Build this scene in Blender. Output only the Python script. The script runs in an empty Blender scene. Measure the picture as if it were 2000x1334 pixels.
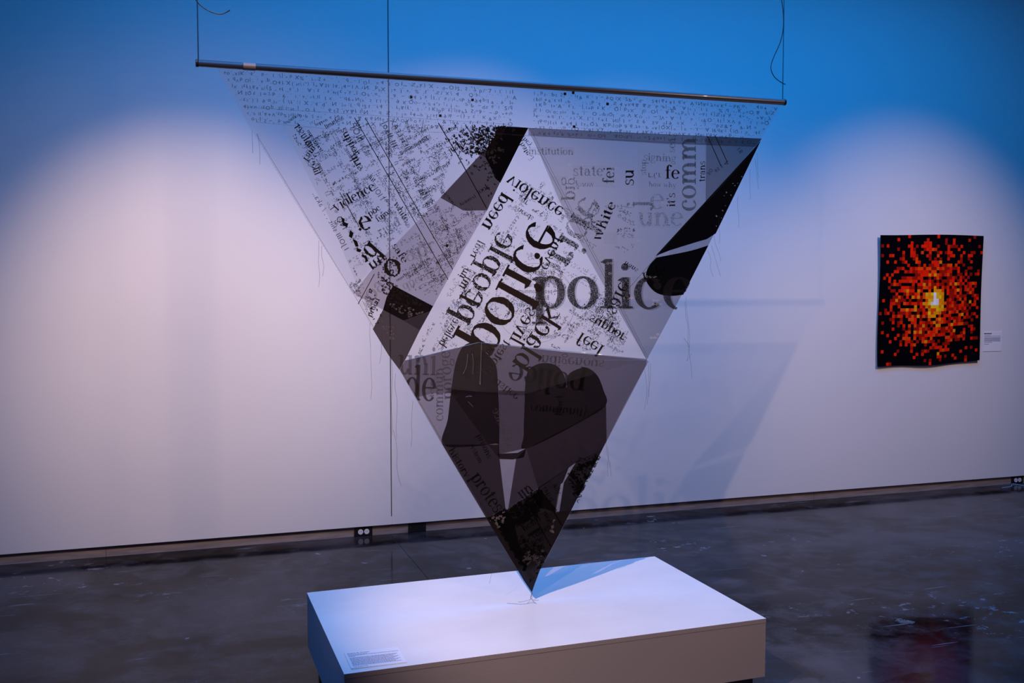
import bpy, bmesh, math, random
from mathutils import Vector
R = math.radians
rnd = random.Random(7)
scene = bpy.context.scene
col = scene.collection

# ------------------------------------------------------------------ camera
FPX, PITCH, YAW, CAM_H = 1944.0, R(3.30), R(18.45), 1.6
fw = Vector((math.sin(YAW)*math.cos(PITCH), math.cos(YAW)*math.cos(PITCH), -math.sin(PITCH)))
rt = Vector((math.cos(YAW), -math.sin(YAW), 0))
up = rt.cross(fw)
CAM = Vector((0, 0, CAM_H))
cd = bpy.data.cameras.new('camera'); cd.sensor_width = 36; cd.lens = FPX/2000*36
cd.clip_start = .05; cd.clip_end = 100
cam = bpy.data.objects.new('camera', cd); col.objects.link(cam)
cam.location = CAM; cam.rotation_euler = (math.pi/2-PITCH, 0, -YAW)
scene.camera = cam

# ------------------------------------------------------------------ world, exposure, lamps
w = bpy.data.worlds.new('world'); scene.world = w; w.use_nodes = True
w.node_tree.nodes['Background'].inputs[0].default_value = (.20, .22, .60, 1)
w.node_tree.nodes['Background'].inputs[1].default_value = .115
vs = scene.view_settings
vs.view_transform = 'Standard'; vs.look = 'None'; vs.gamma = 1; vs.use_curve_mapping = False
vs.exposure = 0.0
scene.cycles.transparent_max_bounces = 24

WARM = (1.0, .675, .53)
BLUE = (.004, .30, 1.0)
def spot(name, loc, target, power, angle, blend, color=WARM, size=.04):
    l = bpy.data.lights.new(name, 'SPOT'); l.energy = power; l.color = color
    l.spot_size = R(angle); l.spot_blend = blend; l.shadow_soft_size = size
    o = bpy.data.objects.new(name, l); col.objects.link(o); o.location = loc
    o.rotation_euler = (Vector(target)-Vector(loc)).to_track_quat('-Z', 'Y').to_euler()
    return o
def area(name, loc, target, power, sx, sy, color=BLUE, spread=180):
    l = bpy.data.lights.new(name, 'AREA'); l.energy = power; l.color = color
    l.shape = 'RECTANGLE'; l.size = sx; l.size_y = sy; l.spread = R(spread)
    o = bpy.data.objects.new(name, l); col.objects.link(o); o.location = loc
    o.rotation_euler = (Vector(target)-Vector(loc)).to_track_quat('-Z', 'Y').to_euler()
    return o
# the gallery's track spots (warm) and the blue wash from the ceiling, plus added lamps
spot('track_spot_front', (-.14, .47, 3.57), (2.9, 5.4, .9), 235, 42, .9, size=.02)
spot('track_spot_plinth', (-.82, 1.44, 3.45), (1.74, 3.84, .32), 720, 31, .7, size=.012)
spot('track_spot_left', (.08, 3.1, 3.6), (.08, 6.2, 1.22), 425, 43, 1.0)
spot('left_spot_spill', (.30, 2.5, 3.6), (.30, 6.2, .45), 108, 74, 1.0)  # second lamp added for the wide spill of the left spot
spot('track_spot_middle', (1.78, 3.85, 3.6), (1.78, 6.2, 1.6), 135, 58, 1.0)
spot('track_spot_right', (2.9, 3.6, 3.6), (2.9, 6.2, 1.05), 105, 66, 1.0)
spot('track_spot_tapestry', (5.2, 3.1, 3.6), (5.15, 6.2, 1.08), 240, 56, 1.0)
spot('blue_fill_plinth_left', (-2.4, 3.3, 3.0), (.62, 3.65, .25), 170, 20, .8, BLUE, .1)  # added lamp, brings blue onto the plinth's left face
area('blue_ceiling_wash', (2.8, 3.9, 4.2), (2.8, 3.9, 0), 190, 6.2, 2.2)

# ------------------------------------------------------------------ materials
def nt(name):
    m = bpy.data.materials.new(name); m.use_nodes = True
    n = m.node_tree; n.nodes.clear()
    out = n.nodes.new('ShaderNodeOutputMaterial')
    return m, n, out
def principled(name, color, rough=.5, metal=0, spec=.5, coat=0):
    m, n, out = nt(name)
    b = n.nodes.new('ShaderNodeBsdfPrincipled')
    b.inputs['Base Color'].default_value = (*color, 1); b.inputs['Roughness'].default_value = rough
    b.inputs['Metallic'].default_value = metal; b.inputs['Specular IOR Level'].default_value = spec
    b.inputs['Coat Weight'].default_value = coat
    n.links.new(b.outputs[0], out.inputs[0])
    return m, n, b
def noise(n, scale, detail=4, rough=.5, vec=None, dist=0):
    t = n.nodes.new('ShaderNodeTexNoise'); t.inputs['Scale'].default_value = scale
    t.inputs['Detail'].default_value = detail; t.inputs['Roughness'].default_value = rough
    t.inputs['Distortion'].default_value = dist
    if vec: n.links.new(vec, t.inputs['Vector'])
    return t
def ramp(n, src, stops):
    r = n.nodes.new('ShaderNodeValToRGB'); e = r.color_ramp.elements
    while len(e) > 1: e.remove(e[-1])
    for i, (p, c) in enumerate(stops):
        k = e[0] if i == 0 else e.new(p)
        k.position = p; k.color = (*c, 1) if len(c) == 3 else c
    n.links.new(src, r.inputs[0]); return r
def mapped(n, scale, rot=(0, 0, 0)):
    c = n.nodes.new('ShaderNodeTexCoord'); mp = n.nodes.new('ShaderNodeMapping')
    mp.inputs['Scale'].default_value = scale; mp.inputs['Rotation'].default_value = rot
    n.links.new(c.outputs['Object'], mp.inputs['Vector']); return mp.outputs[0]
def bump(n, b, src, strength, dist=.01):
    k = n.nodes.new('ShaderNodeBump'); k.inputs['Strength'].default_value = strength; k.inputs['Distance'].default_value = dist
    n.links.new(src, k.inputs['Height']); n.links.new(k.outputs[0], b.inputs['Normal'])
def mixc(n, fac, a, b):
    x = n.nodes.new('ShaderNodeMix'); x.data_type = 'RGBA'
    n.links.new(fac, x.inputs[0])
    for s, v in ((6, a), (7, b)):
        if isinstance(v, tuple): x.inputs[s].default_value = (*v, 1)
        else: n.links.new(v, x.inputs[s])
    return x.outputs[2]

# white gallery paint with roller stipple
M_wall, n, b = principled('wall_paint', (.80, .79, .78), .6, spec=.2)
bump(n, b, noise(n, 260, 3).outputs[0], .18, .002)
ns = noise(n, 3, 5)
n.links.new(ramp(n, ns.outputs[0], [(.3, (.775, .765, .755)), (.7, (.815, .805, .795))]).outputs[0], b.inputs['Base Color'])
M_backing = principled('wall_backing', (.12, .12, .13), .8)[0]
M_ceiling = principled('ceiling_paint', (.05, .05, .055), .9)[0]
# brushed grey base strip
M_base, n, b = principled('base_strip_paint', (.27, .235, .225), .5, spec=.3)
ns = noise(n, 6, 5, vec=mapped(n, (1.2, 1, 14)))
n.links.new(ramp(n, ns.outputs[0], [(.3, (.21, .185, .18)), (.7, (.33, .29, .28))]).outputs[0], b.inputs['Base Color'])

# polished dark concrete with stains, worn pale flakes and scratches
M_floor, n, b = principled('polished_concrete', (.03, .03, .035), .10, spec=.14)
big = noise(n, .75, 7, .62, vec=mapped(n, (1, 1.2, 1)), dist=.8)
base = ramp(n, big.outputs[0], [(.34, (.005, .004, .004)), (.46, (.012, .0105, .0115)), (.56, (.033, .030, .035)), (.72, (.066, .061, .070))]).outputs[0]
mid = noise(n, 5, 8, .68, vec=mapped(n, (1, 1.1, 1)), dist=.4)
base = mixc(n, ramp(n, mid.outputs[0], [(.46, (0, 0, 0)), (.66, (.6, .6, .6))]).outputs[0], base, (.075, .070, .080))
stain = noise(n, 1.7, 6, .6, vec=mapped(n, (1, 1.3, 1), (0, 0, .1)), dist=.5)
base = mixc(n, ramp(n, stain.outputs[0], [(.57, (0, 0, 0)), (.63, (.85, .85, .85))]).outputs[0], base, (.012, .0095, .009))
fl = noise(n, 9, 10, .74, vec=mapped(n, (.9, 1.2, 1), (0, 0, .15)), dist=.25)
zone = noise(n, .9, 3, .5, vec=mapped(n, (1, 1.3, 1)))
mul = n.nodes.new('ShaderNodeMath'); mul.operation = 'MULTIPLY'
n.links.new(ramp(n, fl.outputs[0], [(.585, (0, 0, 0)), (.605, (1, 1, 1))]).outputs[0], mul.inputs[0])
n.links.new(ramp(n, zone.outputs[0], [(.56, (0, 0, 0)), (.63, (.8, .8, .8))]).outputs[0], mul.inputs[1])
base = mixc(n, mul.outputs[0], base, (.24, .24, .27))
for rot, sc in ((.5, 38), (1.9, 30), (-.3, 44), (1.2, 34)):
    s1 = noise(n, sc, 2, .4, vec=mapped(n, (.05, 1, 1), (0, 0, rot)), dist=.5)
    s2 = noise(n, 2.2, 2, .5, vec=mapped(n, (1, 1, 1), (rot, 0, rot)))
    mu = n.nodes.new('ShaderNodeMath'); mu.operation = 'MULTIPLY'
    n.links.new(ramp(n, s1.outputs[0], [(.715, (0, 0, 0)), (.73, (1, 1, 1))]).outputs[0], mu.inputs[0])
    n.links.new(ramp(n, s2.outputs[0], [(.57, (0, 0, 0)), (.62, (.55, .55, .55))]).outputs[0], mu.inputs[1])
    base = mixc(n, mu.outputs[0], base, (.22, .22, .25))
sp = noise(n, 110, 1, .5)
base = mixc(n, ramp(n, sp.outputs[0], [(.775, (0, 0, 0)), (.79, (.7, .7, .7))]).outputs[0], base, (.26, .26, .28))
n.links.new(base, b.inputs['Base Color'])
n.links.new(ramp(n, mid.outputs[0], [(.3, (.07, .07, .07)), (.8, (.17, .17, .17))]).outputs[0], b.inputs['Roughness'])
n.links.new(ramp(n, big.outputs[0], [(.35, (.055, .055, .055)), (.7, (.13, .13, .13))]).outputs[0], b.inputs['Specular IOR Level'])
bump(n, b, noise(n, 5, 4, vec=mapped(n, (1, 1, 1))).outputs[0], .03, .01)

# plinth paint, the sides darkened and cooled to stand in for shade
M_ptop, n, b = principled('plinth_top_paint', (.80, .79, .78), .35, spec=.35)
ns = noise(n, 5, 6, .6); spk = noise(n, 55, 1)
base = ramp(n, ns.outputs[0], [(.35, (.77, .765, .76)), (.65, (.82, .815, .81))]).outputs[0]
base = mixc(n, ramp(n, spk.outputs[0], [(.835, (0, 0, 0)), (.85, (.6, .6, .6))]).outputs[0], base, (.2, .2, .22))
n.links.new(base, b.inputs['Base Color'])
M_pside, n, b = principled('plinth_side_shade_paint', (.30, .29, .35), .55, spec=.25)
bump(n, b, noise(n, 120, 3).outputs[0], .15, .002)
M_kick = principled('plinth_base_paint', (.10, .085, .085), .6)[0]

def film(name, T, a, diff, gloss=.03, rough=.12):
    """sheer film: tinted see-through, partly covered by a matte coat, with a plastic sheen"""
    m, n, out = nt(name)
    tr = n.nodes.new('ShaderNodeBsdfTransparent'); tr.inputs[0].default_value = (*T, 1)
    df = n.nodes.new('ShaderNodeBsdfDiffuse'); df.inputs[0].default_value = (*diff, 1)
    tl = n.nodes.new('ShaderNodeBsdfTranslucent'); tl.inputs[0].default_value = (*diff, 1)
    m1 = n.nodes.new('ShaderNodeMixShader'); m1.inputs[0].default_value = .35
    n.links.new(df.outputs[0], m1.inputs[1]); n.links.new(tl.outputs[0], m1.inputs[2])
    m2 = n.nodes.new('ShaderNodeMixShader'); m2.inputs[0].default_value = a
    n.links.new(tr.outputs[0], m2.inputs[1]); n.links.new(m1.outputs[0], m2.inputs[2])
    gl = n.nodes.new('ShaderNodeBsdfGlossy'); gl.inputs['Roughness'].default_value = rough
    m3 = n.nodes.new('ShaderNodeMixShader'); m3.inputs[0].default_value = gloss
    n.links.new(m2.outputs[0], m3.inputs[1]); n.links.new(gl.outputs[0], m3.inputs[2])
    n.links.new(m3.outputs[0], out.inputs[0])
    return m
F_clear = film('clear_film', (.90, .90, .93), .06, (.6, .6, .62), .02)
F_header = film('header_film', (.92, .92, .94), .13, (.6, .6, .62), .03)
F_white = film('white_voile', (.97, .97, .97), .24, (.85, .85, .85), .02)
F_voile = film('thin_white_voile', (.985, .98, .985), .20, (.80, .79, .80), .02)
F_wood = film('umber_ink_film', (.26, .205, .21), .22, (.030, .024, .026), .012)
F_umber = film('deep_umber_film', (.18, .14, .14), .28, (.026, .021, .022), .012)
F_low = film('charred_print_film', (.10, .085, .085), .70, (.020, .016, .017), .015)
F_mid = film('grey_pink_voile', (.62, .56, .58), .16, (.30, .27, .28), .02)
F_grey = film('grey_voile', (.60, .57, .58), .16, (.22, .215, .22), .02)
F_patch = film('pale_patch', (.99, .99, .99), .10, (.62, .62, .64), .01)
F_dim = film('dim_voile', (.58, .51, .52), .15, (.15, .135, .135), .02)
F_brown = film('brown_ink_film', (.16, .125, .12), .40, (.045, .036, .036), .015)
F_dark = film('dark_ink_film', (.13, .10, .10), .35, (.015, .012, .012), .012)
F_black = film('black_ink_film', (.02, .02, .02), .90, (.007, .006, .006), .012)
F_tint = film('smoke_film', (.62, .57, .57), .12, (.05, .045, .045), .02)
F_pocket = film('clear_pocket_film', (.93, .92, .93), .04, (.5, .5, .5), .07, .05)
F_streak = film('pale_crease', (.96, .95, .97), .16, (.75, .73, .76), .35, .10)

def ink(name, color, cover=1.0, dither=0, thresh=.5, scale=900, soft=.02):
    m, n, out = nt(name)
    df = n.nodes.new('ShaderNodeBsdfDiffuse'); df.inputs[0].default_value = (*color, 1)
    if cover >= 1 and not dither:
        n.links.new(df.outputs[0], out.inputs[0]); return m
    tr = n.nodes.new('ShaderNodeBsdfTransparent')
    mx = n.nodes.new('ShaderNodeMixShader'); mx.inputs[0].default_value = cover
    if dither:
        v = noise(n, scale, 1, .5, vec=mapped(n, (1, 1, 1)))
        r = ramp(n, v.outputs[0], [(thresh-soft, (0, 0, 0)), (thresh+soft, (cover,)*3)])
        n.links.new(r.outputs[0], mx.inputs[0])
    n.links.new(tr.outputs[0], mx.inputs[1]); n.links.new(df.outputs[0], mx.inputs[2])
    n.links.new(mx.outputs[0], out.inputs[0])
    return m
I_black = ink('black_print', (.017, .013, .013))
I_rough = ink('rough_print', (.014, .011, .011), 1, 1, .36, 330)
I_dots = ink('dotted_print', (.015, .012, .013), 1, 1, .515, 420)
I_loose = ink('loose_print', (.016, .012, .013), 1, 1, .47, 380)
I_grain = ink('grainy_print', (.02, .018, .02), .92, 1, .38, 420, .05)
I_mid = ink('half_tone_print', (.02, .018, .02), .68, 1, .36, 420, .06)
I_fdots = ink('faint_dotted_print', (.02, .018, .02), .7, 1, .54, 420, .03)
I_soft = ink('soft_dark_print', (.012, .010, .011), .80)
I_soft2 = ink('soft_grey_print', (.02, .017, .019), .52)
I_ghost = ink('faded_print', (.06, .05, .055), .34)
I_ghost2 = ink('faint_print', (.05, .045, .05), .62, 1, .42, 360, .06)
I_thin = ink('fine_print', (.03, .03, .05), .85)
I_shadow = ink('dark_on_dark_print', (.003, .003, .003), .8)
I_white = ink('pale_outline_print', (.75, .75, .80), .65)
I_pale = ink('worn_grey_print', (.13, .12, .13), .55)
I_stitch = ink('stitch_thread', (.06, .06, .075), .75)
I_wstitch = ink('clear_stitch_thread', (.7, .7, .75), .17)
M_thread = principled('dark_thread', (.05, .045, .06), .6)[0]
M_wire = principled('black_steel_wire', (.006, .006, .008), .35)[0]
M_rod = principled('dark_metal_rod', (.085, .082, .090), .36, .45, coat=.35)[0]
M_cap = principled('rod_end_cap', (.02, .02, .022), .4)[0]
M_tape = principled('grey_tape', (.20, .18, .20), .5)[0]

# ------------------------------------------------------------------ geometry helpers
class MB:
    def __init__(s): s.v = []; s.f = []
    def poly(s, pts):
        i = len(s.v); s.v += [tuple(p) for p in pts]; s.f.append(tuple(range(i, i+len(pts))))
    def box(s, a, b):
        x0, y0, z0 = a; x1, y1, z1 = b; i = len(s.v)
        s.v += [(x0,y0,z0),(x1,y0,z0),(x1,y1,z0),(x0,y1,z0),(x0,y0,z1),(x1,y0,z1),(x1,y1,z1),(x0,y1,z1)]
        for q in ((0,3,2,1),(4,5,6,7),(0,1,5,4),(1,2,6,5),(2,3,7,6),(3,0,4,7)): s.f.append(tuple(i+k for k in q))
    def prism(s, pts, z0, z1):
        i = len(s.v); k = len(pts)
        s.v += [(x, y, z0) for x, y in pts]+[(x, y, z1) for x, y in pts]
        s.f.append(tuple(i+j for j in reversed(range(k)))); s.f.append(tuple(i+k+j for j in range(k)))
        for j in range(k): s.f.append((i+j, i+(j+1) % k, i+k+(j+1) % k, i+k+j))
    def tube(s, pts, r, seg=6, cap=True):
        pts = [Vector(p) for p in pts]; base = len(s.v)
        for k, p in enumerate(pts):
            d = (pts[min(k+1, len(pts)-1)]-pts[max(k-1, 0)]).normalized()
            a = d.cross(Vector((0, 1, 0)) if abs(d.y) < .9 else Vector((1, 0, 0))).normalized(); b = d.cross(a)
            for j in range(seg):
                t = 2*math.pi*j/seg; s.v.append(tuple(p+a*math.cos(t)*r+b*math.sin(t)*r))
        for k in range(len(pts)-1):
            for j in range(seg):
                s.f.append((base+k*seg+j, base+k*seg+(j+1) % seg, base+(k+1)*seg+(j+1) % seg, base+(k+1)*seg+j))
        if cap:
            s.f.append(tuple(base+j for j in range(seg))); e = base+(len(pts)-1)*seg
            s.f.append(tuple(e+j for j in reversed(range(seg))))
    def build(s, name, mat, parent=None, smooth=False):
        me = bpy.data.meshes.new(name); me.from_pydata(s.v, [], s.f)
        if mat: me.materials.append(mat)
        if smooth: me.polygons.foreach_set('use_smooth', [True]*len(me.polygons))
        me.update()
        o = bpy.data.objects.new(name, me); col.objects.link(o)
        if parent:
            o.parent = parent
            o.matrix_parent_inverse = root_of(parent)
        return o
def root_of(o):         # meshes are built in world coordinates, so only an Empty's offset has to be undone
    from mathutils import Matrix
    return Matrix.Identity(4) if o.type == 'MESH' else Matrix.Translation(o.location).inverted()
def empty(name, loc=(0, 0, 0), label=None, cat=None, group=None, kind=None):
    o = bpy.data.objects.new(name, None); o.location = loc; o.empty_display_size = .1; col.objects.link(o)
    tag(o, label, cat, group, kind); return o
def tag(o, label=None, cat=None, group=None, kind=None):
    for k, v in (('label', label), ('category', cat), ('group', group), ('kind', kind)):
        if v: o[k] = v
    return o
def at_y(x, y, Y):      # photograph point -> point on the upright plane at depth Y
    d = fw*FPX + rt*(x-1000) - up*(y-667); return CAM + d*(Y/d.y)
def at_z(x, y, Z):      # photograph point -> point on the level plane at height Z
    d = fw*FPX + rt*(x-1000) - up*(y-667); return CAM + d*((Z-CAM_H)/d.z)
def smooth_line(pts, k=6, closed=False):
    out = []; N = len(pts)
    for i in range(N if closed else N-1):
        p = [Vector(pts[(i+j) % N] if closed else pts[min(max(i+j, 0), N-1)]) for j in (-1, 0, 1, 2)]
        for t in range(k):
            u = t/k
            out.append(.5*((2*p[1])+(-p[0]+p[2])*u+(2*p[0]-5*p[1]+4*p[2]-p[3])*u*u+(-p[0]+3*p[1]-3*p[2]+p[3])*u**3))
    if not closed: out.append(Vector(pts[-1]))
    return out

# ------------------------------------------------------------------ the room
WALL_Y, BASE_Y, SEAM_X = 6.205, 6.226, 1.259
fl = empty('floor', (0, 0, 0), kind='structure')
for x0, x1 in ((-7, SEAM_X-.008), (SEAM_X-.004, 12)):
    m = MB(); m.box((x0, -4, -.12), (x1, BASE_Y+.3, 0)); m.build('concrete_slab', M_floor, fl)
m = MB(); m.box((SEAM_X-.008, -4, -.12), (SEAM_X-.004, BASE_Y+.3, -.004)); m.build('slab_joint', M_backing, fl)
wl = empty('wall_back', (0, WALL_Y, 0), kind='structure')
for x0, x1 in ((-7, SEAM_X-.0035), (SEAM_X+.0035, 12)):
    m = MB(); m.box((x0, WALL_Y, .0665), (x1, WALL_Y+.018, 4.4)); m.build('wall_panel', M_wall, wl)
m = MB(); m.box((SEAM_X-.0035, WALL_Y+.003, .0665), (SEAM_X+.0035, WALL_Y+.018, .115)); m.build('seam_filler', M_wall, wl)
m = MB(); m.box((-7, BASE_Y+.012, 0), (12, BASE_Y+.3, 4.4)); m.build('wall_core', M_backing, wl)
bs = empty('baseboard_back', (0, BASE_Y, 0), kind='structure')
xs = [-7, -3.2, -.438, 2.0, 4.44, 6.9, 12]
for i in range(len(xs)-1):
    m = MB(); m.box((xs[i]+.001, BASE_Y, .0006), (xs[i+1]-.001, BASE_Y+.012, .075)); m.build('base_strip', M_base, bs)
m = MB(); m.box((-7, -4, 4.4), (12, BASE_Y+.3, 4.5)); tag(m.build('ceiling', M_ceiling), kind='structure')

# ------------------------------------------------------------------ outlets in the reveal
M_plate = principled('black_plate', (.008, .008, .009), .45)[0]
M_recept = principled('white_receptacle', (.75, .73, .74), .4)[0]
M_slot = principled('slot_dark', (.02, .02, .02), .6)[0]
M_screw = principled('steel_screw', (.45, .45, .47), .3, 1)[0]
def disc(m, cx, cz, r, y0, y1, seg=24, flat=None):
    pts = []
    for j in range(seg):
        t = 2*math.pi*j/seg; z = math.sin(t)*r
        if flat: z = max(-flat, min(flat, z))
        pts.append((cx+math.cos(t)*r, cz+z))
    i = len(m.v); m.v += [(x, y1, z) for x, z in pts]+[(x, y0, z) for x, z in pts]
    m.f.append(tuple(i+seg+j for j in range(seg)))
    for j in range(seg): m.f.append((i+j, i+(j+1) % seg, i+seg+(j+1) % seg, i+seg+j))
def outlet(x0, x1, z0, z1, label, group):
    cx, cz, h = (x0+x1)/2, (z0+z1)/2, (z1-z0)/2
    o = empty('wall_outlet', (cx, BASE_Y, z0), label, 'outlet', group)
    m = MB(); m.box((x0, BASE_Y-.009, z0), (x1, BASE_Y-.0003, z1)); m.build('cover_plate', M_plate, o)
    for s in (-.018, .021):
        m = MB(); disc(m, cx+s, cz-.002, .0165, BASE_Y-.0125, BASE_Y-.0088); r_ = m.build('receptacle', M_recept, o)
        for dx in (-.005, .005):
            m = MB(); m.box((cx+s+dx-.001, BASE_Y-.0129, cz-.004), (cx+s+dx+.001, BASE_Y-.0120, cz+.003)); m.build('slot', M_slot, r_)
    return o
outlet(1.022, 1.137, .0025, .0635, 'black duplex outlet with two white sockets left of the dark blank plate', 'duplex outlets in the base strip')
outlet(6.292, 6.405, .0025, .0635, 'black duplex outlet at the far right end of the base strip', 'duplex outlets in the base strip')
o = empty('blank_plate', (1.43, BASE_Y, .004), 'plain black cover plate with two screws right of the outlet', 'cover plate')
m = MB(); m.box((1.371, BASE_Y-.008, .0025), (1.487, BASE_Y-.0003, .0645)); m.build('cover_plate', M_plate, o)
for x in (1.385, 1.473):
    m = MB(); disc(m, x, .036, .0035, BASE_Y-.0098, BASE_Y-.0078, 12); m.build('screw', M_screw, o)
m = MB()
pts = [at_z(px, py, .004) for px, py in ((1957, 953), (1964, 952), (1972, 951), (1976, 949), (1977, 945.5), (1985, 946), (1993, 947.5), (2004, 949.5))]
m.tube(smooth_line(pts), .0035, 6)
tag(m.build('cable', principled('pale_blue_cable', (.20, .42, .60), .5)[0], smooth=True), 'thin pale blue cable lying on the floor below the far right outlet', 'cable')

# ------------------------------------------------------------------ plinth
PT, PB = .32, .092
pc = [Vector((.479, 4.130)), Vector((2.100, 4.172)), Vector((2.112, 3.249)), Vector((.490, 3.213))]
ctr = sum(pc, Vector((0, 0)))/4
def inset(d): return [c+(ctr-c).normalized()*d*1.35 for c in pc]
pl = empty('plinth', (ctr.x, ctr.y, 0), 'low white rectangular plinth on a recessed dark base under the hanging triangle', 'plinth')
def quadpts(q): return [(p.x, p.y) for p in reversed(q)]
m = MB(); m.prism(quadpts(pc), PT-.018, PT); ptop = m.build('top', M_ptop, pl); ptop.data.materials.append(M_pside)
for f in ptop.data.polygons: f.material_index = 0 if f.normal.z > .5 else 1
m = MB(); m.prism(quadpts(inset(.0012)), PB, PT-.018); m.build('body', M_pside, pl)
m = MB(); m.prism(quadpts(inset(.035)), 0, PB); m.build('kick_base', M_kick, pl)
for ob, wd in ((ptop, .0010),):
    bv = ob.modifiers.new('bevel', 'BEVEL'); bv.width = wd; bv.segments = 2
M_card = principled('white_card', (.86, .85, .88), .6)[0]

# ------------------------------------------------------------------ letters
# built-in sans outlines, one mesh per character, cached
_sans = {}
def sans_char(ch):
    if ch not in _sans:
        cu = bpy.data.curves.new('glyph', 'FONT'); cu.body = ch; cu.resolution_u = 2
        o = bpy.data.objects.new('glyph', cu); col.objects.link(o)
        dg = bpy.context.evaluated_depsgraph_get(); dg.update()
        me = o.evaluated_get(dg).to_mesh()
        vs_ = [(v.co.x, v.co.y) for v in me.vertices]; fs = [tuple(p.vertices) for p in me.polygons]
        _sans[ch] = (vs_, fs, (max(x for x, y in vs_) + .07) if vs_ else .3)
        o.evaluated_get(dg).to_mesh_clear()
        bpy.data.objects.remove(o); bpy.data.curves.remove(cu)
    return _sans[ch]
def sans_polys(word, gap=.03):
    x = 0; V = []; F = []
    for ch in word:
        if ch == ' ': x += .32; continue
        v, f, wd = sans_char(ch); i = len(V)
        V += [(a+x, b_) for a, b_ in v]; F += [tuple(i+k for k in q) for q in f]; x += wd+gap
    return V, F, x
# a small high-contrast book face drawn from strips
ST, TH = .235, .07
def ring(cx, cy, rx, ry, t=.245, h=.07, a0=0, a1=360, seg=40):
    out = []; k = max(4, int(seg*abs(a1-a0)/360))
    for i in range(k):
        q = []
        for a, inn in ((i, 0), (i+1, 0), (i+1, 1), (i, 1)):
            t_ = R(a0+(a1-a0)*a/k)
            X, Y = (rx-t, ry-h) if inn else (rx, ry)
            q.append((cx+math.cos(t_)*X, cy+math.sin(t_)*Y))
        out.append(q)
    return out
def rect(x0, y0, x1, y1): return [[(x0, y0), (x1, y0), (x1, y1), (x0, y1)]]
def strip(x0, y0, x1, y1, t):
    d = Vector((x1-x0, y1-y0)).normalized(); p = Vector((-d.y, d.x))*t/2
    return [[(x0-p.x, y0-p.y), (x1-p.x, y1-p.y), (x1+p.x, y1+p.y), (x0+p.x, y0+p.y)]]
def stem(x, y0, y1, foot=1, flag=1):
    p = rect(x, y0, x+ST, y1)
    if foot: p += rect(x-.12, y0, x+ST+.12, y0+TH)
    if flag: p += [[(x-.15, y1-.10), (x+.01, y1-.16), (x+.01, y1), (x-.0, y1)]]
    return p
def arch(x, w_): return ring(x+w_/2, .55, w_/2, .47, ST, .11, 0, 168)
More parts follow.
